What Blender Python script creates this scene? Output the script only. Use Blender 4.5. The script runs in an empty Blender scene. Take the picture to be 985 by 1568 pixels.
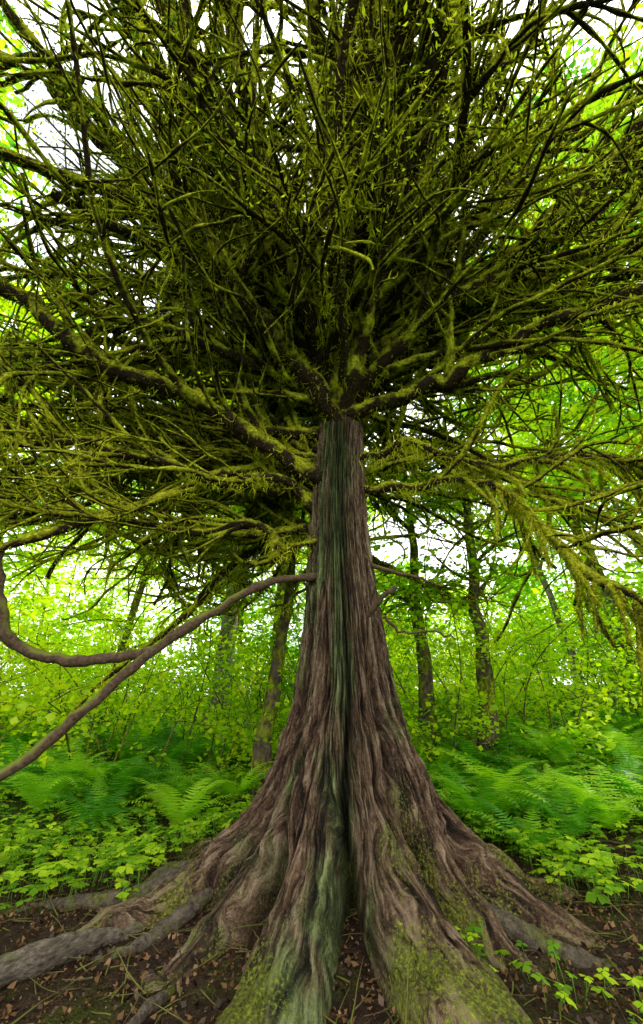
import bpy, math
import numpy as np
rng=np.random.default_rng(7)
R=math.radians
scene=bpy.context.scene

# ---------------------------------------------------------------- helpers
_tab=rng.random(4096)
def _h(i,j,k,s):
    return _tab[((i*73856093)^(j*19349663)^(k*83492791)^(s*2654435))&4095]
def vnoise(x,y,z=0,s=0):
    x,y,z=np.broadcast_arrays(np.asarray(x,float),np.asarray(y,float),np.asarray(z,float))
    i=np.floor(x).astype(np.int64);j=np.floor(y).astype(np.int64);k=np.floor(z).astype(np.int64)
    fx=x-i;fy=y-j;fz=z-k
    fx=fx*fx*(3-2*fx);fy=fy*fy*(3-2*fy);fz=fz*fz*(3-2*fz)
    r=0
    for a in (0,1):
        for b in (0,1):
            for c in (0,1):
                w=(fx if a else 1-fx)*(fy if b else 1-fy)*(fz if c else 1-fz)
                r=r+w*_h(i+a,j+b,k+c,s)
    return r*2-1
def fbm(x,y,z=0,s=0,o=4):
    r=0;a=1;t=0
    for q in range(o):
        r=r+a*vnoise(x*2**q,y*2**q,z*2**q if not np.isscalar(z) else z,s+q);t+=a;a*=.5
    return r/t
def nrm(v):
    return v/np.maximum(np.linalg.norm(v,axis=-1,keepdims=True),1e-9)

def mesh_obj(name,V,faces,mat,attrs=None,smooth=False,parent=None):
    V=np.asarray(V,float).reshape(-1,3)
    if not isinstance(faces,list): faces=[faces]
    me=bpy.data.meshes.new(name)
    me.vertices.add(len(V)); me.vertices.foreach_set("co",V.astype(np.float32).ravel())
    li=np.concatenate([f.ravel() for f in faces]).astype(np.int32)
    lt=np.concatenate([np.full(len(f),f.shape[1]) for f in faces]).astype(np.int32)
    ls=np.concatenate([[0],np.cumsum(lt)[:-1]]).astype(np.int32)
    me.loops.add(len(li)); me.loops.foreach_set("vertex_index",li)
    me.polygons.add(len(lt)); me.polygons.foreach_set("loop_start",ls)
    try: me.polygons.foreach_set("loop_total",lt)
    except Exception: pass
    me.update(calc_edges=True)
    if smooth: me.polygons.foreach_set("use_smooth",np.ones(len(lt),bool))
    for k,v in (attrs or {}).items():
        a=me.attributes.new(k,'FLOAT','POINT'); a.data.foreach_set("value",np.asarray(v,np.float32).ravel())
    me.materials.append(mat)
    o=bpy.data.objects.new(name,me); scene.collection.objects.link(o)
    if parent: o.parent=parent
    return o
def leafvar(V,per,sc,rnd=.45,add=0.0):
    C=V.reshape(-1,per,3)[:,0]
    n=.5+.75*vnoise(C[:,0]*sc,C[:,1]*sc,C[:,2]*sc,17)+.25*vnoise(C[:,0]*sc*3,C[:,1]*sc*3,C[:,2]*sc*3,18)
    return np.repeat(np.clip(rnd*rng.random(len(C))+.6*n+add,0,1),per)

def tubes(P,Rd,sides=5,rough=0.0):
    N,K,_=P.shape
    T=nrm(np.gradient(P,axis=1))
    ref=np.where(np.abs(T[...,2:3])>.9,np.array([1.,0,0]),np.array([0,0,1.]))
    A=nrm(np.cross(T,ref)); B=np.cross(T,A)
    for k in range(1,K):
        A[:,k]=nrm(A[:,k-1]-(A[:,k-1]*T[:,k]).sum(-1,keepdims=True)*T[:,k]); B[:,k]=np.cross(T[:,k],A[:,k])
    th=np.linspace(0,2*np.pi,sides,endpoint=False)
    rr=Rd[:,:,None]*(1+rough*(rng.random((N,K,sides))*2-1))
    V=P[:,:,None,:]+rr[...,None]*(np.cos(th)[None,None,:,None]*A[:,:,None,:]+np.sin(th)[None,None,:,None]*B[:,:,None,:])
    idx=np.arange(N*K*sides).reshape(N,K,sides)
    a=idx[:,:-1];b=np.roll(a,-1,axis=2);d=idx[:,1:];c=np.roll(d,-1,axis=2)
    F=np.stack([a,b,c,d],-1).reshape(-1,4)
    return V.reshape(-1,3),F
def join(parts):
    Vs=[];Fs=[];n=0
    for V,F in parts:
        Vs.append(V);Fs.append(F+n);n+=len(V)
    return np.concatenate(Vs),np.concatenate(Fs)

def grow(S,D,L,K,wander=.25,up=0.0,droop=0.0):
    N=len(S);P=np.zeros((N,K,3));P[:,0]=S;d=nrm(D.copy());w=rng.normal(size=(N,3))*wander
    st=(L/(K-1))[:,None]
    for k in range(1,K):
        w=w*.55+rng.normal(size=(N,3))*wander*.8
        d=d+w*.6; d[:,2]+=up-droop*(k/K)
        d=nrm(d); P[:,k]=P[:,k-1]+d*st
    return P
def resample(P,Rd,m):
    N,K,_=P.shape
    q=np.concatenate([2*P[:,:1]-P[:,1:2],P,2*P[:,-1:]-P[:,-2:-1]],1)
    u=np.linspace(0,K-1-1e-6,(K-1)*m+1);i=u.astype(int);f=(u-i)[None,:,None]
    a,b,c,d=q[:,i],q[:,i+1],q[:,i+2],q[:,i+3]
    o=.5*((2*b)+(-a+c)*f+(2*a-5*b+4*c-d)*f**2+(-a+3*b-3*c+d)*f**3)
    r=Rd[:,i]*(1-f[...,0])+Rd[:,np.minimum(i+1,K-1)]*f[...,0]
    return o,r
def lumpy(P,Rd,amt,sc):
    n=vnoise(P[...,0]*sc,P[...,1]*sc,P[...,2]*sc,29)+.5*vnoise(P[...,0]*sc*.3,P[...,1]*sc*.3,P[...,2]*sc*.3,30)
    return Rd*(1+amt*n)
def radii(r0,r1,K,p=1.0):
    t=np.linspace(0,1,K)[None]**p
    return r0[:,None]*(1-t)+r1[:,None]*t
def spawn(P,Rd,n,amin=.5,amax=1.1,tmin=.15,tmax=1,upb=0.0):
    N,K,_=P.shape
    i=np.repeat(np.arange(N),n);M=len(i)
    t=(tmin+(tmax-tmin)*rng.random(M))*(K-1)*.999
    k=t.astype(int);f=(t-k)[:,None]
    p=P[i,k]*(1-f)+P[i,k+1]*f; T=nrm(P[i,k+1]-P[i,k]); r=Rd[i,k]
    q=rng.normal(size=(M,3)); q=nrm(q-(q*T).sum(-1,keepdims=True)*T)
    a=(amin+(amax-amin)*rng.random(M))[:,None]
    D=T*np.cos(a)+q*np.sin(a); D[:,2]+=upb
    return p,nrm(D),r,t/(K-1)
def tufts(P,Rd,M,lmin,lmax,w,grav=.8):
    N,K,_=P.shape
    L=np.linalg.norm(np.diff(P,axis=1),axis=-1).sum(1); pr=L*(.02+Rd.mean(1)); pr/=pr.sum()
    i=rng.choice(N,M,p=pr); t=rng.random(M)*(K-1)*.999;k=t.astype(int);f=(t-k)[:,None]
    p=P[i,k]*(1-f)+P[i,k+1]*f; T=nrm(P[i,k+1]-P[i,k]); r=Rd[i,k][:,None]
    q=rng.normal(size=(M,3)); q=nrm(q-(q*T).sum(-1,keepdims=True)*T)
    D=q*.8+rng.normal(size=(M,3))*.45; D[:,2]-=grav*rng.random(M)
    D=nrm(D); le=(lmin+(lmax-lmin)*rng.random(M)**2)[:,None]
    clump=.35+1.3*np.clip(.5+.5*vnoise(p[:,0]*2.2,p[:,1]*2.2,p[:,2]*2.2,5)*1.9,0,1)[:,None]
    le=le*clump
    s=nrm(np.cross(D,rng.normal(size=(M,3))))*w*(.5+rng.random((M,1)))
    b=p+q*r*.8
    V=np.stack([b-s,b+s,b+D*le],1)
    return V.reshape(-1,3),np.arange(3*M).reshape(M,3)
def beards(P,Rd,N,nb,lmin,lmax,w):
    n0,K,_=P.shape
    i=rng.integers(0,n0,N);k=rng.integers(1,K-1,N)
    c=P[i,k];T=nrm(P[i,k+1]-P[i,k])
    j=np.repeat(np.arange(N),nb);M=len(j);sz=(.4+1.1*rng.random(N)**1.5)[j][:,None]
    b=c[j]+T[j]*rng.normal(size=(M,1))*.13*sz+rng.normal(size=(M,3))*.05*sz-np.array([0,0,.03])*sz
    D=rng.normal(size=(M,3))*.6;D[:,2]-=.9;D=nrm(D)
    le=(lmin+(lmax-lmin)*rng.random(M))[:,None]*sz
    s=nrm(np.cross(D,rng.normal(size=(M,3))))*w*(.5+rng.random((M,1)))
    V=np.stack([b-s,b+s,b+D*le],1)
    return V.reshape(-1,3),np.arange(3*M).reshape(M,3)
def leaves(C,size,tilt=.6,fold=.15,asp=.45,dirs=None):
    M=len(C)
    n=rng.normal(size=(M,3))*tilt; n[:,2]+=1; n=nrm(n)
    d=rng.normal(size=(M,3)) if dirs is None else dirs
    d=nrm(d-(d*n).sum(-1,keepdims=True)*n); s=np.cross(n,d); z=size[:,None]
    V=np.stack([C-d*z*.5,C+s*z*asp-n*z*fold,C+d*z*.5,C-s*z*asp-n*z*fold],1)
    return V.reshape(-1,3),np.arange(4*M).reshape(M,4)
def spline(pts,K,jit=0.0):
    p=np.array(pts,float);n=len(p);q=np.vstack([2*p[0]-p[1],p,2*p[-1]-p[-2]])
    u=np.linspace(0,n-1-1e-6,K);i=u.astype(int);f=(u-i)[:,None]
    a,b,c,d=q[i],q[i+1],q[i+2],q[i+3]
    o=.5*((2*b)+(-a+c)*f+(2*a-5*b+4*c-d)*f**2+(-a+3*b-3*c+d)*f**3)
    o[1:]+=rng.normal(size=(K-1,3))*jit
    return o[None]

# ---------------------------------------------------------------- materials
class NT:
    def __init__(s,name):
        s.m=bpy.data.materials.new(name);s.m.use_nodes=True;s.t=s.m.node_tree;s.t.nodes.clear()
        s.out=s.n('ShaderNodeOutputMaterial')
    def n(s,t,**k):
        x=s.t.nodes.new(t)
        for a,b in k.items(): setattr(x,a,b)
        return x
    def l(s,a,b): s.t.links.new(a,b)
    def pos(s,scale=(1,1,1)):
        g=s.n('ShaderNodeNewGeometry');m=s.n('ShaderNodeMapping');m.inputs['Scale'].default_value=scale
        s.l(g.outputs['Position'],m.inputs['Vector']);return m.outputs[0]
    def noise(s,vec,sc,det=4,ro=.6):
        x=s.n('ShaderNodeTexNoise');x.inputs['Scale'].default_value=sc;x.inputs['Detail'].default_value=det;x.inputs['Roughness'].default_value=ro
        s.l(vec,x.inputs['Vector']);return x.outputs['Fac']
    def ramp(s,fac,stops):
        r=s.n('ShaderNodeValToRGB');e=r.color_ramp.elements
        while len(e)<len(stops): e.new(.5)
        for q,(p,c) in zip(e,stops): q.position=p;q.color=(*c,1)
        s.l(fac,r.inputs[0]);return r.outputs[0]
    def mix(s,f,a,b,mode='MIX'):
        m=s.n('ShaderNodeMix',data_type='RGBA',blend_type=mode)
        for v,i in ((f,0),(a,6),(b,7)):
            if isinstance(v,(int,float)): m.inputs[i].default_value=v
            elif isinstance(v,tuple): m.inputs[i].default_value=(*v,1)
            else: s.l(v,m.inputs[i])
        return m.outputs[2]
    def math(s,op,a,b=0,clamp=False):
        m=s.n('ShaderNodeMath',operation=op,use_clamp=clamp)
        for v,i in ((a,0),(b,1)):
            if isinstance(v,(int,float)): m.inputs[i].default_value=v
            else: s.l(v,m.inputs[i])
        return m.outputs[0]
    def cen(s,n,k): return s.math('MULTIPLY',s.math('SUBTRACT',n,.5),k)
    def attr(s,n):
        return s.n('ShaderNodeAttribute',attribute_name=n).outputs['Fac']
    def up(s):
        g=s.n('ShaderNodeNewGeometry');x=s.n('ShaderNodeSeparateXYZ');s.l(g.outputs['Normal'],x.inputs[0]);return x.outputs[2]
    def bsdf(s,col,rough=.85,bump=None,bs=.5,bd=.02,spec=.2):
        b=s.n('ShaderNodeBsdfPrincipled');s.l(col,b.inputs['Base Color']);b.inputs['Roughness'].default_value=rough
        b.inputs['Specular IOR Level'].default_value=spec
        if bump is not None:
            u=s.n('ShaderNodeBump');u.inputs['Strength'].default_value=bs;u.inputs['Distance'].default_value=bd
            s.l(bump,u.inputs['Height']);s.l(u.outputs[0],b.inputs['Normal'])
        s.l(b.outputs[0],s.out.inputs[0]);return s.m
    def diff(s,col,bump=None,bs=.8,bd=.03):
        b=s.n('ShaderNodeBsdfDiffuse');s.l(col,b.inputs[0])
        if bump is not None:
            u=s.n('ShaderNodeBump');u.inputs['Strength'].default_value=bs;u.inputs['Distance'].default_value=bd
            s.l(bump,u.inputs['Height']);s.l(u.outputs[0],b.inputs['Normal'])
        s.l(b.outputs[0],s.out.inputs[0]);return s.m
def leafmat(name,dark,mid,light,tmul=1.5,fac=.5,gloss=.0):
    t=NT(name);c=t.ramp(t.attr('var'),[(.22,dark),(.5,mid),(.82,light)])
    tc=t.mix(1.0,c,(tmul,tmul*1.05,tmul*.5),'MULTIPLY')
    d=t.n('ShaderNodeBsdfDiffuse');r=t.n('ShaderNodeBsdfTranslucent');t.l(c,d.inputs[0]);t.l(tc,r.inputs[0])
    a=t.n('ShaderNodeMixShader');a.inputs[0].default_value=fac;t.l(d.outputs[0],a.inputs[1]);t.l(r.outputs[0],a.inputs[2])
    if gloss>0:
        g=t.n('ShaderNodeBsdfGlossy');g.inputs['Roughness'].default_value=.45
        b=t.n('ShaderNodeMixShader');b.inputs[0].default_value=gloss;t.l(a.outputs[0],b.inputs[1]);t.l(g.outputs[0],b.inputs[2]);a=b
    t.l(a.outputs[0],t.out.inputs[0]);return t.m

m_moss=leafmat('moss_tuft',(.09,.10,.010),(.32,.345,.018),(.64,.64,.04),1.5,.5)
m_cedarleaf=leafmat('cedar_spray',(.07,.14,.012),(.24,.34,.02),(.50,.58,.03),1.6,.55)
m_maple=leafmat('vine_maple_leaf',(.12,.32,.008),(.38,.60,.008),(.66,.76,.012),1.35,.55,.02)
m_forest=leafmat('forest_leaf',(.07,.26,.03),(.26,.48,.02),(.52,.66,.02),1.5,.55)
m_fern=leafmat('fern_frond',(.06,.25,.014),(.18,.46,.018),(.42,.68,.03),1.35,.5,.03)
m_cover=leafmat('ground_cover_leaf',(.12,.30,.010),(.30,.52,.012),(.50,.70,.02),1.35,.45,.03)
m_litter=leafmat('dead_leaf',(.03,.014,.007),(.10,.05,.022),(.26,.14,.06),1.0,.15,.03)

def mossy(name,sh):
    t=NT(name)
    n1=t.noise(t.pos(),3.0,2);n2=t.noise(t.pos(),26,3,.7);u=t.up()
    k=t.math('ADD',.5,t.math('ADD',t.cen(n2,1.5),t.cen(n1,.8)))
    mo=t.ramp(k,[(.2,(.05,.055,.006)),(.5,(.27,.285,.016)),(.8,(.60,.60,.035))])
    bk=t.ramp(n2,[(.3,(.012,.008,.005)),(.7,(.055,.038,.024))])
    f=t.ramp(t.math('ADD',t.math('MULTIPLY',u,.25),n1),[(.36+sh,(0,0,0)),(.52+sh,(1,1,1))])
    return t.diff(t.mix(f,bk,mo),n2,1,.06)
m_branch=mossy('mossy_branch',-.08);m_limb=mossy('mossy_limb',.07)

t=NT('brown_branch')
n2=t.noise(t.pos(),30,4);n1=t.noise(t.pos(),3,3)
c=t.ramp(n2,[(.3,(.03,.018,.010)),(.7,(.12,.075,.042))])
c=t.mix(t.ramp(t.math('ADD',t.math('MULTIPLY',t.up(),.3),n1),[(.58,(0,0,0)),(.75,(1,1,1))]),c,(.13,.14,.02))
m_brown=t.bsdf(c,.8,n2,.8,.015)

t=NT('cedar_bark')
g=t.attr('ridge');ms=t.attr('moss');al=t.attr('algae')
cb=t.n('ShaderNodeCombineXYZ');t.l(t.attr('ca'),cb.inputs[0]);t.l(t.attr('sa'),cb.inputs[1]);t.l(t.attr('along'),cb.inputs[2])
nf=t.noise(cb.outputs[0],26,5,.65);nb=t.noise(t.pos((1,1,.4)),2.2,4);nfi=t.noise(t.pos(),45,4,.7);nw=t.noise(cb.outputs[0],80,4,.65)
k=t.math('ADD',t.math('MULTIPLY',g,.95),t.math('ADD',t.cen(nf,1.7),t.math('ADD',t.cen(nw,1.4),t.cen(nfi,.7))))
c=t.ramp(k,[(.12,(.007,.0035,.002)),(.40,(.058,.031,.016)),(.62,(.145,.086,.048)),(.98,(.36,.255,.165))])
gr=t.ramp(k,[(.12,(.006,.008,.003)),(.40,(.040,.054,.014)),(.62,(.105,.132,.040)),(.98,(.28,.32,.13))])
fa=t.ramp(t.math('ADD',al,t.cen(nb,2.4)),[(.30,(0,0,0)),(.78,(1,1,1))])
c=t.mix(fa,c,gr)
mcol=t.ramp(nfi,[(.3,(.03,.04,.005)),(.5,(.12,.14,.013)),(.7,(.34,.36,.03))])
fm=t.ramp(t.math('ADD',ms,t.math('ADD',t.cen(nfi,1.8),t.cen(nb,2.0))),[(.42,(0,0,0)),(.8,(1,1,1))])
c=t.mix(fm,c,mcol)
m_bark=t.bsdf(c,.80,t.math('ADD',t.math('ADD',t.math('MULTIPLY',nf,1.0),t.math('MULTIPLY',nfi,.35)),t.math('MULTIPLY',nw,.7)),1.0,.10,.25)

t=NT('root_bark')
n1=t.noise(t.pos((2,2,2)),12,5,.7);n2=t.noise(t.pos(),2.5,4)
c=t.ramp(n1,[(.3,(.035,.024,.016)),(.7,(.22,.175,.125))]);mg=t.ramp(n1,[(.3,(.03,.035,.006)),(.7,(.20,.22,.03))])
m_root=t.bsdf(t.mix(t.ramp(n2,[(.50,(0,0,0)),(.62,(1,1,1))]),c,mg),.9,n1,1,.06)
t=NT('weathered_wood')
n1=t.noise(t.pos((3,1.2,6)),9,5,.7);n2=t.noise(t.pos(),2.5,4)
c=t.ramp(n1,[(.3,(.05,.036,.025)),(.5,(.16,.125,.092)),(.7,(.33,.28,.21))])
m_log=t.bsdf(t.mix(t.ramp(n2,[(.50,(0,0,0)),(.66,(1,1,1))]),c,(.12,.13,.03)),.9,n1,1,.06)
t=NT('grey_bark')
n1=t.noise(t.pos((4,4,1)),4,5);n2=t.noise(t.pos(),2,3)
c=t.ramp(n1,[(.3,(.08,.07,.055)),(.7,(.34,.31,.26))]);mg=t.ramp(n1,[(.3,(.04,.05,.008)),(.7,(.20,.22,.03))])
m_grey=t.diff(t.mix(t.ramp(n2,[(.52,(0,0,0)),(.62,(1,1,1))]),c,mg),n1,1,.05)
t=NT('mossy_bark')
n1=t.noise(t.pos((2,2,1)),8,4);n2=t.noise(t.pos(),3,2)
c=t.ramp(n1,[(.3,(.035,.025,.018)),(.7,(.16,.12,.085))]);mg=t.ramp(n1,[(.3,(.05,.055,.008)),(.7,(.32,.34,.03))])
m_mossbark=t.diff(t.mix(t.ramp(n2,[(.42,(0,0,0)),(.58,(1,1,1))]),c,mg),n1,1,.04)

t=NT('forest_soil')
n1=t.noise(t.pos(),1.1,4);n2=t.noise(t.pos(),14,6,.7);n3=t.noise(t.pos(),60,3,.7)
c=t.ramp(t.math('ADD',t.math('MULTIPLY',n2,.6),t.math('MULTIPLY',n3,.4)),[(.3,(.012,.007,.004)),(.5,(.055,.033,.020)),(.72,(.18,.115,.068))])
c=t.mix(t.ramp(n1,[(.52,(0,0,0)),(.64,(1,1,1))]),c,t.ramp(n3,[(.3,(.02,.025,.006)),(.7,(.13,.15,.025))]))
far=t.attr('far')
c=t.mix(far,c,t.ramp(n2,[(.3,(.02,.06,.008)),(.7,(.10,.22,.018))]))
m_soil=t.bsdf(c,.95,t.math('ADD',n2,n3),1,.06,.1)

# ---------------------------------------------------------------- ground
TX,TY=.28,5.2
def gh(x,y):
    x=np.asarray(x,float);y=np.asarray(y,float)
    r=np.hypot(x-TX,y-TY)
    h=.10*fbm(x*.8,y*.8,0,11,4)+.25*vnoise(x*.15,y*.15,0,3)*np.clip(r/8-.3,0,1)
    h+=.07*np.clip(y-7,0,30)+.10*np.clip(x-2.0,0,12)*np.clip((y-2)/5,0,1)+.03*np.clip(-x-3,0,10)
    h+=.16*np.exp(-(r/1.6)**2)
    h+=(.025*vnoise(x*9,y*9,0,21)+.015*vnoise(x*22,y*22,0,22))*np.exp(-r/8)
    return h
n=460
uu=np.linspace(-1,1,n);w=np.sign(uu)*(np.abs(uu)**3*140+np.abs(uu)*10)
X,Y=np.meshgrid(w,w+4.2)
Z=gh(X,Y)
idx=np.arange(n*n).reshape(n,n)
F=np.stack([idx[:-1,:-1],idx[:-1,1:],idx[1:,1:],idx[1:,:-1]],-1).reshape(-1,4)
far=np.clip((np.hypot(X-TX,Y-TY)-3.2)/2.5,0,1)
mesh_obj('ground',np.stack([X,Y,Z],-1),F,m_soil,{'far':far.ravel()},True)

# ---------------------------------------------------------------- cedar trunk
cedar=bpy.data.objects.new('cedar_tree',None);scene.collection.objects.link(cedar)
NTh,NZ=1250,760
th=np.linspace(-np.pi,np.pi,NTh,endpoint=False)
zz=-.35+ (np.linspace(0,1,NZ)**1.5)*11.0
TH,ZZ=np.meshgrid(th,zz)
core_z=[-.4,0,.4,.84,1.4,2.2,3.5,5.3,8,10.7]
core_r=[.72,.67,.60,.53,.48,.43,.365,.31,.24,.12]
core=np.interp(ZZ,core_z,core_r)
def ad(a,b):
    return np.abs((a-b+np.pi)%(2*np.pi)-np.pi)
lobes=[(14,1.95,12.5,.50),(-15,1.75,10.5,.52),(-40,1.10,9,.60),(-67,1.30,10,.46),(-88,.95,8,.5),(38,.90,9,.70),(58,1.20,9,.58),(82,1.05,8,.5),(104,.9,12,.5),(128,1.2,14,.45),(158,1.0,14,.5),(-172,1.1,13,.45),(-145,1.0,14,.5),(-115,1.1,12,.45)]
r=core.copy()
for a,A,wd,fz in lobes:
    wa=R(a)+.12*vnoise(ZZ*1.1,a,0,33)*np.clip(ZZ,0,1)
    d=ad(TH,wa)
    zc=np.maximum(ZZ,-.1)
    fl=np.exp(-zc/fz)
    ww=R(wd)*(1+.5*np.clip(zc/1.2,0,1))
    lobe=np.exp(-(d/ww)**2.8)
    r+=A*fl*lobe
    r+=.13*np.exp(-np.clip(ZZ-.3,0,9)/2.6)*np.exp(-(d/(ww*.7))**2)
for a,wd,dep in ((-1,3.0,.38),(-29,2.5,.28),(26,2.6,.30),(-54,3,.24),(49,2.6,.26),(-7,1.6,.10),(7,1.6,.09),(-20,1.5,.09),(18,1.5,.08),(71,3,.20)):
    wa=R(a)+.09*vnoise(ZZ*1.3,a,0,41)
    r-=dep*np.exp(-(ad(TH,wa)/R(wd))**2)*np.exp(-np.clip(ZZ-1.2,0,9)/2.4)*np.clip(r,0,1.3)
sx=np.cos(TH);sy=np.sin(TH)
AL=ZZ-.75*r
low=np.clip(1.3-ZZ*.5,.35,1)
warp=(.20*vnoise(sx*3,sy*3,AL*1.3,51)+.11*vnoise(sx*9,sy*9,AL*3.2,52)+.055*vnoise(sx*22,sy*22,AL*8,53))*low
an=TH+warp*.30
cx=np.cos(an);cy=np.sin(an)
def rid(f,zf,s): return 1-np.abs(vnoise(cx*f,cy*f,AL*zf,s))*2.6
b1=rid(7,.4,61);b2=rid(19,.9,62);b3=rid(44,2.2,63);b4=rid(85,5,64)
ridge=.18*b1+.34*b2+.34*b3+.20*b4
amp=.11*np.clip(.38+r*.5,.45,1.1)
r=r+(ridge-.2)*amp
X=TX+r*np.sin(TH)+.05*vnoise(ZZ*.5,0,0,71)
Y=TY-r*np.cos(TH)
bumpz=.05*vnoise(X*5,Y*5,0,81)*np.clip(1-ZZ,0,1)+.025*vnoise(X*14,Y*14,0,82)*np.clip(1-ZZ,0,1)
V=np.stack([X,Y,ZZ+.10+bumpz],-1)
idx=np.arange(NZ*NTh).reshape(NZ,NTh);a=idx[:-1];b=np.roll(a,-1,1);d=idx[1:];c=np.roll(d,-1,1)
F=np.stack([a,b,c,d],-1).reshape(-1,4)
mossm=np.clip(.92-ZZ*.85,0,1)*(.60+.6*vnoise(X*1.6,Y*1.6,ZZ*1.5,91))
mossm*=np.where(np.abs(TH)<R(35),1,.65)
alg=.16+.65*np.exp(-(ad(TH,R(-6)+0*ZZ)/R(12))**2)+.25*np.clip((ZZ-1.5)/2,0,1)+.35*np.exp(-(ad(TH,R(-42)+0*ZZ)/R(9))**2)
mesh_obj('trunk',V,F,m_bark,{'ridge':np.clip(.42+.5*ridge,0,1).ravel(),'moss':mossm.ravel(),'algae':alg.ravel(),'ca':cx.ravel(),'sa':cy.ravel(),'along':(AL*.07).ravel()},True,cedar)

# surface roots
def rootmesh(pts,r0,r1,K=110,sides=22):
    P=spline(pts,K,.0)
    P[0,:,:2]+=.02*np.stack([vnoise(np.linspace(0,14,K),r0*90,0,6),vnoise(np.linspace(0,14,K),r0*70,0,7)],-1)
    Rr=radii(np.array([r0]),np.array([r1]),K)*(1+.25*np.array(vnoise(np.linspace(0,9,K),r0*50,0,5)))
    V,F=tubes(P,Rr,sides,.0)
    C=np.repeat(P[0],sides,0);d=V-C
    d*=(1+.18*vnoise(V[:,0]*9,V[:,1]*9,V[:,2]*9,8)+.10*vnoise(V[:,0]*28,V[:,1]*28,V[:,2]*28,9))[:,None]
    return C+d,F
def g(x,y,o=0): return (x,y,float(gh(x,y))+o)
parts=[rootmesh([g(-.9,4.6,.1),g(-1.25,4.2,.02),g(-1.5,4.0,.0),g(-1.9,3.9,-.08)],.07,.03),
 rootmesh([g(-1.2,4.9,.12),g(-1.7,4.75,.03),g(-2.4,4.75,.0),g(-3.1,4.6,-.1)],.09,.05),
 rootmesh([g(1.3,4.2,.08),g(1.9,3.9,-.01),g(2.5,3.85,-.1)],.08,.04),
 rootmesh([g(-.9,3.75,-.06),g(-1.0,3.4,.02),g(-1.15,3.05,.01),g(-1.45,2.8,-.09)],.035,.03),
 rootmesh([g(-1.1,4.9,.2),g(-1.5,5.1,.11),g(-1.7,4.85,.04),g(-1.6,4.55,-.04)],.06,.04)]
V,F=join(parts)
mesh_obj('surface_roots',V,F,m_root,None,True,cedar)
V,F=rootmesh([g(-1.45,4.35,.0),g(-1.75,4.05,.06),g(-2.0,3.72,.08),g(-2.4,3.42,.04),g(-3.1,3.1,.0),g(-4,2.9,-.08)],.06,.11)
mesh_obj('exposed_root',V,F,m_log,None,True,cedar)

# ---------------------------------------------------------------- cedar limbs
main=[([(.15,5.1,4.5),(-.59,4.8,4.9),(-2.04,4.3,5.6),(-3.27,4.0,5.95),(-4.1,3.8,6.8),(-5.2,3.7,7.2)],.14,.11),
 ([(.35,5.1,6.2),(1.6,4.6,7.3),(3.28,4.0,8.2),(5.05,3.0,9.7),(6.8,2.4,11.2)],.19,.24),
 ([(.45,5.1,4.5),(1.2,5.0,4.42),(1.94,4.9,4.5),(2.53,4.7,4.17),(3.02,4.5,3.2),(3.55,4.3,2.55)],.07,.045),
 ([(.45,5.15,4.9),(1.3,4.9,5.1),(2.4,4.8,4.7),(3.6,4.7,4.8),(4.9,4.5,4.4)],.07,.05),
 ([(.05,5.1,3.7),(-.5,5.0,3.5),(-.9,5.1,3.9),(-1.8,5.0,3.7),(-2.9,4.7,3.9),(-4.2,4.4,3.7)],.06,.04),
 ([(.1,5.1,4.1),(-.7,4.9,4.5),(-1.6,4.6,4.3),(-2.7,4.4,4.7),(-4.2,4.0,4.5)],.08,.05),
 ([(.3,5.0,6.0),(-.5,3.9,7.6),(-1.6,3.0,9.6),(-2.6,2.2,12.0)],.15,.13),
 ([(.3,5.0,6.0),(.8,3.8,7.8),(1.0,2.8,9.8),(1.6,1.8,12.5)],.17,.14),
 ([(.3,5.0,6.4),(.3,4.0,8.2),(.1,3.0,10.5),(-.2,2.0,13)],.15,.12),
 ([(.3,5.0,5.6),(-.9,4.2,6.8),(-2.4,3.5,8.4),(-4.4,2.8,10.8)],.15,.13),
 ([(.3,5.0,5.7),(1.6,4.5,5.9),(3.0,4.0,6.4),(5.0,3.5,7.0)],.12,.08)]
MK=16
MP=np.concatenate([spline(p,MK,.035) for p,_,_ in main]);MR=np.concatenate([radii(np.array([a]),np.array([b]),MK) for _,a,b in main])
def radial(N,z0,z1,e0,e1,L0,L1,K,wander,up,droop,r0,r1,pw=1,front=0,azr=None):
    z=z0+(z1-z0)*rng.random(N)**pw
    az=np.linspace(0,2*np.pi*7.618,N)+rng.normal(size=N)*.3
    if azr: az=R(1)*rng.uniform(azr[0],azr[1],N)
    if front: z=z+front*(np.cos(az)>.45)*np.clip((z0+front-z)/front,0,1)
    e=R(1)*(e0+(e1-e0)*rng.random(N))
    S=np.stack([TX+.1*np.sin(az),TY-.1*np.cos(az),z],-1)
    D=np.stack([np.sin(az)*np.cos(e),-np.cos(az)*np.cos(e),np.sin(e)],-1)
    L=L0+(L1-L0)*rng.random(N)
    P=grow(S,D,L,K,wander,up,droop)
    Rd=radii(r0*(.55+.9*rng.random(N)),r1*(.6+.8*rng.random(N)),K)
    lowfront=((P[...,1]<3.4)&(P[...,2]<7.0)&(np.abs(P[...,0])<3.5)).any(1)
    gap=(np.sin(az)>.25)&(np.cos(az)<.35)&(z<5.6)&(rng.random(N)<.6)
    k=~(lowfront|gap)
    return P[k],Rd[k]
P1,R1=radial(58,4.1,7.4,0,32,4.2,7.2,MK,.17,.04,.05,.085,.045,.9,1.9)
P2,R2=radial(44,5.6,7.8,30,76,6,11,MK,.11,.0,.0,.135,.08)
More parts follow.
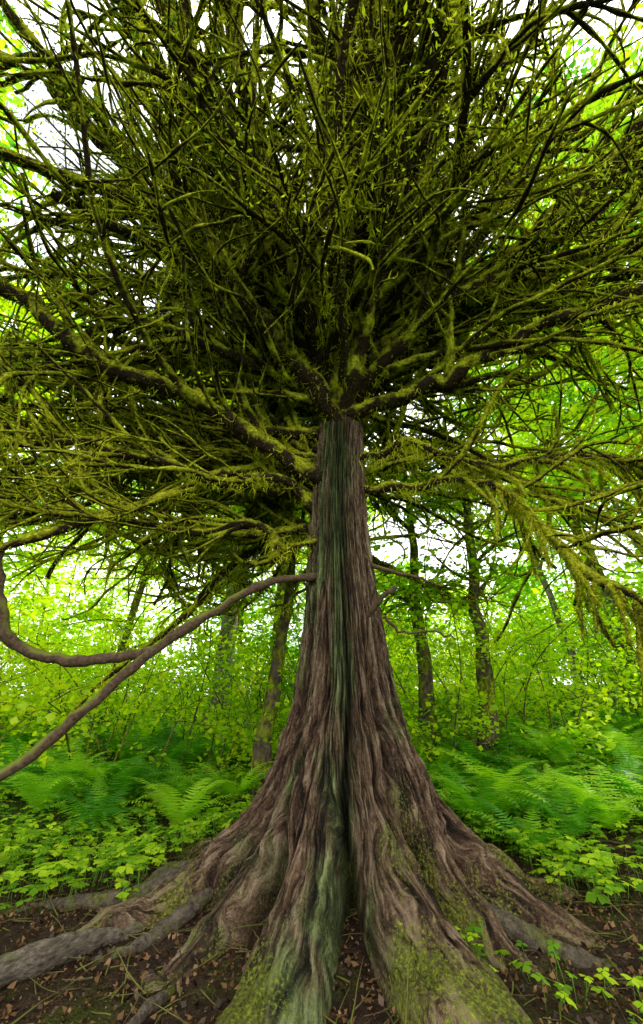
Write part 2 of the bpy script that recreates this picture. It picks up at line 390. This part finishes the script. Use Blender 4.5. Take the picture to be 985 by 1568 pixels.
# low drooping limbs on the left and behind
P3,R3=radial(18,3.7,5.0,5,28,4.2,6.6,MK,.18,.03,.12,.065,.04,1,0,(-150,-68))
PP=np.concatenate([MP,P1,P2,P3]);RR=np.concatenate([MR,R1,R2,R3])
p,D,r0,tt=spawn(PP,RR,13,.20,.62,.06,1,.07)
L=(1.6+3.0*rng.random(len(p)))*(1.1-.5*tt)
S2=grow(p,D,L,10,.28,.03,.05);RS2=radii(np.clip(r0*.6,.032,.062),np.full(len(p),.021),10)
ok=(S2[...,2].min(1)>3.1)|((S2[:,0,0]>1.8)&(S2[...,2].min(1)>2.2)&(rng.random(len(S2))<.4))
ok&=~((S2[...,1]<3.0)&(S2[...,2]<6.0)&(np.abs(S2[...,0])<3)).any(1)
ok&=~((S2[...,2]<5.3)&(S2[...,1]<5.0)&(np.abs(S2[...,0]-.25)<.9)).any(1)
S2=S2[ok];RS2=RS2[ok]
p,D,r0,tt=spawn(S2,RS2,5,.30,.90,.10,1,.02)
L=(.5+1.2*rng.random(len(p)))
S3=grow(p,D,L,6,.32,.02,.10);RS3=radii(np.clip(r0*.6,.018,.029),np.full(len(p),.011),6)
keep=(S3[...,2].min(1)>2.9)&(np.linalg.norm(S3-np.array([0,0,1.6]),axis=-1).min(1)>3.4)
keep&=~((S3[...,2]<5.3)&(S3[...,1]<5.0)&(np.abs(S3[...,0]-.25)<.8)).any(1)
S3=S3[keep];RS3=RS3[keep]
hp,hD,hr,ht=spawn(MP[2:4],MR[2:4],20,.6,1.3,.4,1,-.9)
H=grow(hp,hD,.4+.8*rng.random(len(hp)),8,.16,-.12,.15);HR=radii(np.full(len(hp),.034),np.full(len(hp),.018),8)
q,qr=resample(PP,RR,4);V,F=tubes(q,lumpy(q,qr,.25,5),9,.18);mesh_obj('limbs',V,F,m_limb,None,True,cedar)
q,qr=resample(S2,RS2,3);t2=tubes(q,lumpy(q,qr,.45,7),6,.28)
q,qr=resample(S3,RS3,2);t3=tubes(q,lumpy(q,qr,.5,9),4,.28)
q,qr=resample(H,HR,2);t4=tubes(q,lumpy(q,qr,.4,9),5,.25)
V,F=join([t2,t3,t4])
mesh_obj('branches',V,F,m_branch,None,True,cedar)
b1=spline([(0.05,5.0,3.1),(-.45,4.8,3.02),(-.93,4.6,2.77),(-1.71,4.2,2.08),(-2.2,4.0,1.5),(-2.58,3.8,1.09),(-3.3,3.5,.75)],40,.009)
b2=spline([(-1.66,4.22,2.12),(-2.05,4.15,2.03),(-2.49,4.1,2.0),(-2.97,4.0,2.15),(-3.13,3.9,2.46),(-3.3,3.8,3.0)],36,.009)
b3=spline([(.5,5.1,3.35),(.8,5.0,3.2),(1.15,5.0,3.12),(1.5,4.9,2.95)],20,.01)
b4=spline([(.75,4.75,2.55),(.95,4.7,2.35),(1.25,4.7,2.38),(1.5,4.65,2.3)],16,.01)
b5=spline([(.55,4.75,2.55),(.72,4.55,2.75),(.85,4.5,2.82)],10,.005)
lb=[(b1,.05,.045,40,12),(b2,.048,.055,36,12),(b3,.035,.015,20,8),(b4,.02,.01,16,7),(b5,.035,.03,10,8)]
V,F=join([tubes(b,lumpy(b,radii(np.array([r0_]),np.array([r1_]),k_),.25,9),s_,.08) for b,r0_,r1_,k_,s_ in lb])
mesh_obj('low_branch',V,F,m_brown,None,True,cedar)
Va,Fa=join([tufts(PP,RR,110000,.03,.12,.007,1.0),beards(PP,RR,2000,50,.05,.17,.007)])
Vb,Fb=join([tufts(S2,RS2,130000,.03,.11,.007,.8),tufts(S3,RS3,90000,.025,.09,.007,.6),tufts(H,HR,9000,.03,.09,.007,1.5),beards(S2,RS2,3200,40,.05,.16,.007)])
va=leafvar(Va,3,.9,.45,-.02);vb=leafvar(Vb,3,.9,.45,.08)
V,F=join([(Va,Fa),(Vb,Fb)])
mesh_obj('moss',V,F,m_moss,{'var':np.concatenate([va,vb])},False,cedar)
# feathery sprays on the outer and upper twigs
dist=np.hypot(S3[:,-1,0]-TX,S3[:,-1,1]-TY)+.45*np.maximum(S3[:,-1,2]-4,0)
sel=np.where(dist>3.6+1.6*rng.random(len(dist)))[0]
sel=rng.choice(sel,int(len(sel)*.6),replace=False)
M=90000
i=rng.choice(sel,M);k=rng.integers(2,6,M)
C=S3[i,k]+rng.normal(size=(M,3))*np.array([.13,.13,.09])
C=C[(C[:,2]>2.9)&(np.linalg.norm(C-np.array([0,0,1.6]),axis=1)>4.2)]
V,F=leaves(C,.03+.05*rng.random(len(C)),.9,.1,.20)
mesh_obj('foliage_sprays',V,F,m_cedarleaf,{'var':leafvar(V,4,.5,.45,.0)},False,cedar)

# ---------------------------------------------------------------- background trees
def leafy_tree(name,x,y,H,r,lean,barkm,leafm,z0,nl,L0,L1,nleaf,ls,spread=.45):
    K=16;base=float(gh(x,y))-.2
    t=np.linspace(0,1,K)
    P=np.stack([x+lean[0]*t*H+.05*np.cumsum(rng.normal(size=K)),y+lean[1]*t*H+.05*np.cumsum(rng.normal(size=K)),base+t*H],-1)[None]
    Rd=(r*(1-t*.8)+r*.5*np.exp(-t*H/.5))[None]
    n=nl;tt=(z0+(1-z0)*rng.random(n));kk=tt*(K-1)*.999;k=kk.astype(int);f=(kk-k)[:,None]
    S=P[0][k]*(1-f)+P[0][np.minimum(k+1,K-1)]*f
    az=rng.random(n)*2*np.pi;e=rng.normal(size=n)*.3+.35
    D=np.stack([np.cos(az)*np.cos(e),np.sin(az)*np.cos(e),np.sin(e)],-1)
    L=(L0+(L1-L0)*rng.random(n))*(1.2-.7*tt)
    B=grow(S,D,L,8,.2,.0,.1);BR=radii(np.clip(r*.3*np.ones(n),.02,.09),np.full(n,.01),8)
    p,D2,_,_=spawn(B,BR,5,.4,1.1,.2,1,0)
    B2=grow(p,D2,.5+1.0*rng.random(len(p)),5,.25,0,.05);B2R=radii(np.full(len(p),.016),np.full(len(p),.006),5)
    Pf,Rf=resample(P,Rd,4)
    V,F=join([tubes(Pf,lumpy(Pf,Rf,.12,3),14,.06),tubes(B,BR,5,.2),tubes(B2,B2R,3,.1)])
    tr=mesh_obj(name,V,F,barkm,None,True)
    i=rng.integers(0,len(B2),nleaf);k=rng.integers(1,5,nleaf)
    off=rng.normal(size=(nleaf,3))*np.array([spread,spread,spread*.28])*.6
    C=B2[i,k]+off
    V,F=leaves(C,ls*(.5+rng.random(nleaf)),.5,.12,.42)
    mesh_obj('foliage',V,F,leafm,{'var':leafvar(V,4,.45,.45,.05)},False,tr)
    return tr
leafy_tree('alder_tree',-3.1,12.5,15,.30,(.03,0),m_grey,m_maple,.34,30,2,4,9000,.14)
leafy_tree('bigleaf_maple_tree',-1.15,8.6,9,.17,(.07,.02),m_mossbark,m_maple,.34,22,1.5,3,5000,.12)
leafy_tree('bigleaf_maple_tree',2.45,10.2,10,.20,(-.005,0),m_mossbark,m_maple,.34,26,1.2,2.6,3500,.12)
leafy_tree('bigleaf_maple_tree',3.3,9.3,9,.20,(0.0,0),m_mossbark,m_maple,.36,26,1.2,2.6,3500,.12)
leafy_tree('alder_tree',-9.5,10.5,15,.28,(-.12,0),m_grey,m_maple,.20,32,2,4,13000,.14)
leafy_tree('alder_tree',-6.6,13,14,.14,(.12,0),m_mossbark,m_maple,.18,32,2,4,13000,.14)
leafy_tree('alder_tree',8.5,14,15,.14,(-.08,0),m_grey,m_maple,.3,26,2,4,8000,.15)
leafy_tree('alder_tree',11,12,15,.14,(-.07,0),m_grey,m_maple,.3,26,2,4,7000,.15)
for x_,y_,h_ in ((8.5,6.5,20),(9.5,13,23),(-1.5,15,24),(11,2,19),(-9.5,3.5,17)):
    leafy_tree('hemlock_tree',x_,y_,h_,.26,(-.02*np.sign(x_),0),m_mossbark,m_forest,.30,55,2,4.2,13000,.16,.6)
parts=[];lv=[]
NF=30
for q in range(NF):
    azd=-84+168*(q+.5)/NF+rng.normal()*2.5;az=R(azd);d=16+17*rng.random();x=d*math.sin(az);y=d*math.cos(az)
    H=13+12*rng.random();
    if azd<-25: H*=.9
    if 6<azd<26: H=6.5+3.5*rng.random()
    K=10;t=np.linspace(0,1,K);base=float(gh(x,y))-.2
    P=np.stack([x+.05*H*t*rng.normal(),y+0*t,base+t*H],-1)[None];Rd=((.06+.11*rng.random())*(1-.8*t))[None]
    parts.append(tubes(P,Rd,8,.05))
    n=40;tt=.03+.97*rng.random(n);S=np.stack([np.interp(tt,t,P[0,:,0]),np.full(n,y),base+tt*H],-1)
    a2=rng.random(n)*6.28;D=np.stack([np.cos(a2),np.sin(a2),rng.normal(size=n)*.25+.15],-1)
    B=grow(S,D,(1.5+3*rng.random(n))*(1.25-tt),6,.2,0,.08);parts.append(tubes(B,radii(np.full(n,.04),np.full(n,.012),6),4,.1))
    m=4400;i=rng.integers(0,n,m);k=rng.integers(1,6,m)
    C=B[i,k]+rng.normal(size=(m,3))*np.array([.6,.6,.3]);lv.append(C)
# low distant understory closing the horizon
nc=420;a_=R(1)*rng.uniform(-88,88,nc);d_=rng.uniform(20,32,nc);x=d_*np.sin(a_);y=d_*np.cos(a_)
cc=np.stack([x,y,gh(x,y)+rng.uniform(.3,6.5,nc)],-1)
j=rng.integers(0,nc,38000);lv.append(cc[j]+rng.normal(size=(len(j),3))*np.array([1.3,1.3,.6]))
V,F=join(parts);df=mesh_obj('distant_forest',V,F,m_mossbark,None,True)
C=np.concatenate(lv);m=len(C)
V,F=leaves(C,.15+.20*rng.random(m),.5,.1,.38)
mesh_obj('foliage',V,F,m_forest,{'var':leafvar(V,4,.2,.4,.10)},False,df)

# vine maple thicket
NB=520
bx=rng.uniform(-17,17,NB);by=8.8+10.5*rng.random(NB)**1.2
kk=(np.hypot(bx-TX,by-TY)>3.8)
bx=bx[kk];by=by[kk];NB=len(bx)
S=np.stack([bx,by,gh(bx,by)],-1)
D=np.stack([rng.normal(size=NB)*.35,rng.normal(size=NB)*.35,np.ones(NB)],-1)
B=grow(S,D,1.3+3.0*rng.random(NB),9,.13,0,.08);BR=radii(np.full(NB,.022),np.full(NB,.007),9)
p,D2,_,_=spawn(B,BR,5,.6,1.3,.25,1,0)
B2=grow(p,D2,.5+.7*rng.random(len(p)),5,.15,0,.06);B2R=radii(np.full(len(p),.009),np.full(len(p),.004),5)
V,F=join([tubes(B,BR,5,.1),tubes(B2,B2R,3,0)])
vm=mesh_obj('vine_maple_thicket',V,F,m_mossbark,None,True)
m=110000;i=rng.integers(0,len(B2),m);k=rng.integers(0,5,m)
C=B2[i,k]+rng.normal(size=(m,3))*np.array([.22,.22,.08])
V,F=leaves(C,.06+.09*rng.random(m),.5,.12,.45)
mesh_obj('foliage',V,F,m_maple,{'var':leafvar(V,4,.4,.45,.06)},False,vm)

# ---------------------------------------------------------------- ferns
def ferns(name,cx,cy,Lb,nf,mat,lo=.05):
    N=len(cx);i=np.repeat(np.arange(N),nf);M=len(i);J=24
    az=rng.random(M)*2*np.pi;L=Lb[i]*(.7+.5*rng.random(M));el=.80+.45*rng.random(M);dr=.50+.40*rng.random(M)
    s=np.linspace(.06,1,J)[None]
    rr=L[:,None]*(s*np.cos(el)[:,None]+.22*s**2);z=L[:,None]*(s*np.sin(el)[:,None]-dr[:,None]*.75*s**2.2)
    bz=gh(cx,cy)[i]
    h=np.stack([np.cos(az),np.sin(az)],-1)
    P=np.stack([cx[i][:,None]+rr*h[:,0:1],cy[i][:,None]+rr*h[:,1:2],bz[:,None]+z+.03],-1)
    T=nrm(np.gradient(P,axis=1));sd=np.stack([-h[:,1],h[:,0],np.zeros(M)],-1)[:,None,:]
    tap=np.clip(np.minimum(s*5,1)*(1-s)**.7,0,1)[...,None]*L[:,None,None]*.17+.004
    out=[]
    wd=(L[:,None,None]/J)*.30*T
    for sg in (-1,1):
        dv=nrm(sg*sd+T*.30+np.array([0,0,-.15])+rng.normal(size=(M,J,3))*.05)*tap
        out.append(np.stack([P-wd,P+wd,P+wd*.4+dv,P-wd*.1+dv*.95],2))
    V=np.stack(out,2).reshape(-1,3);F=np.arange(len(V)).reshape(-1,4)
    var=np.repeat(np.clip(lo+rng.random(N)[i]*.75+rng.random(M)*.35,0,1),J*2*4)
    return mesh_obj(name,V,F,mat,{'var':var})
N=120
fx=np.concatenate([rng.uniform(-9,-2.0,N//2),rng.uniform(2.0,10,N//2)]);fy=np.concatenate([rng.uniform(7.2,12.5,N//2),rng.uniform(6.8,12,N//2)])
ferns('fern_undergrowth',fx,fy,1.1+.7*rng.random(len(fx)),13,m_fern)
ax=np.array([-2.0,-3.1,-1.5,-4.3,2.15,2.9,2.35,3.6,4.6,3.0,4.4]);ay=np.array([7.0,6.8,8.2,7.4,6.7,7.3,5.7,6.2,6.9,6.0,5.6])
for x_,y_,l_ in zip(ax,ay,(1.3,1.35,1.35,1.5,1.5,1.8,.95,1.35,1.6,1.25,1.35)):
    ferns('sword_fern',np.array([x_]),np.array([y_]),np.array([l_]),16,m_fern,.15)

# ---------------------------------------------------------------- ground cover
def trefoils(name,cx,cy,hh,sz):
    N=len(cx);V=[];
    a0=rng.random(N)*6.28;z=gh(cx,cy)+hh
    C=np.stack([cx,cy,z],-1)
    tl=rng.normal(size=(N,3))*.25;tl[:,2]=1;n=nrm(tl)
    for q in range(3):
        a=a0+q*2.09+rng.normal(size=N)*.15
        d=np.stack([np.cos(a),np.sin(a),np.full(N,-.12)],-1);d=nrm(d-(d*n).sum(-1,keepdims=True)*n*.9);s=np.cross(n,d);z_=(sz*(.8+.4*rng.random(N)))[:,None]
        def pt(u,v,w): return C+d*z_*u+s*z_*v-n*z_*w
        V.append(np.stack([C,pt(.35,-.36,.06),pt(.62,-.44,.14),pt(.78,-.22,.08),pt(1.08,0,.16),pt(.78,.22,.08),pt(.62,.44,.14),pt(.35,.36,.06)],1))
    V=np.stack(V,1).reshape(-1,3);F=np.arange(len(V)).reshape(-1,8)
    base=np.stack([cx+rng.normal(size=N)*.03,cy+rng.normal(size=N)*.03,gh(cx,cy)],-1)
    stem=np.stack([C+np.array([.003,0,0]),C-np.array([.003,0,0]),base],1).reshape(-1,3)
    F2=np.arange(len(stem)).reshape(-1,3)+len(V)
    var=np.concatenate([np.repeat(.15+.85*rng.random(N),24),np.zeros(len(stem))])
    return mesh_obj(name,np.concatenate([V,stem]),[F,F2],m_cover,{'var':var})
N=38000
x=rng.uniform(-11,11,N);y=rng.uniform(3.2,10,N)
d=np.hypot(x-TX,y-TY)
dens=np.where(x<0,np.clip((y-4.3)/.8,0,1),np.clip((y-4.8+.5*np.clip(x-1.5,0,5))/1.0,0,1))
dens*=(d>1.9)*np.clip(.8+.8*vnoise(x*.9,y*.9,0,77),.08,1)
kp=rng.random(N)<dens
x,y=x[kp],y[kp]
trefoils('ground_cover_plants',x,y,.08+.22*rng.random(len(x)),.05+.045*rng.random(len(x)))
cl=[(1.45,3.35),(1.75,3.0),(2.0,3.3),(1.9,2.75),(1.55,2.6),(.98,3.75),(1.15,3.7),(2.3,3.7),(2.6,3.3),(-.55,3.35),(-2.3,4.7),(-2.0,4.9),(2.2,2.9),(1.75,2.55)]
xs=[];ys=[]
for a,b in cl:
    k=11 if a>0.5 else 3
    xs.append(a+rng.normal(size=k)*.14);ys.append(b+rng.normal(size=k)*.12)
xs=np.concatenate(xs);ys=np.concatenate(ys)
trefoils('woodland_plants',xs,ys,.06+.16*rng.random(len(xs)),.035+.035*rng.random(len(xs)))

# ---------------------------------------------------------------- litter
N=48000
x=rng.uniform(-6,6,N);y=1.5+6.5*rng.random(N)**1.3
C=np.stack([x,y,gh(x,y)+.006+.03*rng.random(N)**2],-1)
V,F=leaves(C,.014+.05*rng.random(N)**2,.75,.25,.35)
ll=mesh_obj('leaf_litter',V,F,m_litter,{'var':np.repeat(rng.random(N),4)})
N=1900
x=rng.uniform(-5,5,N);y=rng.uniform(1.8,7,N)
S=np.stack([x,y,gh(x,y)+.02],-1);D=rng.normal(size=(N,3));D[:,2]*=.14
P=grow(S,D,.1+.4*rng.random(N),5,.14,0,0)
V,F=tubes(P,radii(.002+.006*rng.random(N),np.full(N,.002),5),5,.1)
mesh_obj('fallen_twigs',V,F,m_brown,None,True)

# ---------------------------------------------------------------- light
wd=bpy.data.worlds.new("World");scene.world=wd;wd.use_nodes=True;nt=wd.node_tree
bg=nt.nodes['Background'];sky=nt.nodes.new('ShaderNodeTexSky');sky.sky_type='NISHITA';sky.sun_disc=False
SE,SA=50,72
sky.sun_elevation=R(SE);sky.sun_rotation=R(SA);sky.air_density=1.0;sky.dust_density=3;sky.ozone_density=1
tc=nt.nodes.new('ShaderNodeTexCoord');no=nt.nodes.new('ShaderNodeTexNoise');no.inputs['Scale'].default_value=3;no.inputs['Detail'].default_value=5
nt.links.new(tc.outputs['Generated'],no.inputs['Vector'])
rp=nt.nodes.new('ShaderNodeValToRGB');rp.color_ramp.elements[0].position=.34;rp.color_ramp.elements[0].color=(.30,.30,.30,1);rp.color_ramp.elements[1].position=.58
nt.links.new(no.outputs['Fac'],rp.inputs[0])
mx=nt.nodes.new('ShaderNodeMix');mx.data_type='RGBA';mx.inputs[7].default_value=(24,24,23.4,1)
nt.links.new(rp.outputs[0],mx.inputs[0]);nt.links.new(sky.outputs[0],mx.inputs[6])
nt.links.new(mx.outputs[2],bg.inputs[0]);bg.inputs[1].default_value=.15
sl=bpy.data.lights.new('sun','SUN');sl.energy=5;sl.angle=R(6);sl.color=(1,.95,.84)
so=bpy.data.objects.new('sun',sl);scene.collection.objects.link(so)
so.rotation_euler=(R(90-SE),0,R(180-SA))
cam=bpy.data.cameras.new('camera');co=bpy.data.objects.new('camera',cam);scene.collection.objects.link(co)
co.location=(0,0,1.6);co.rotation_euler=(R(90+26),0,0)
cam.sensor_fit='VERTICAL';cam.sensor_height=36;cam.lens=14;cam.clip_end=600;cam.clip_start=.05
scene.camera=co
scene.view_settings.view_transform='Standard';scene.view_settings.look='None';scene.view_settings.exposure=0
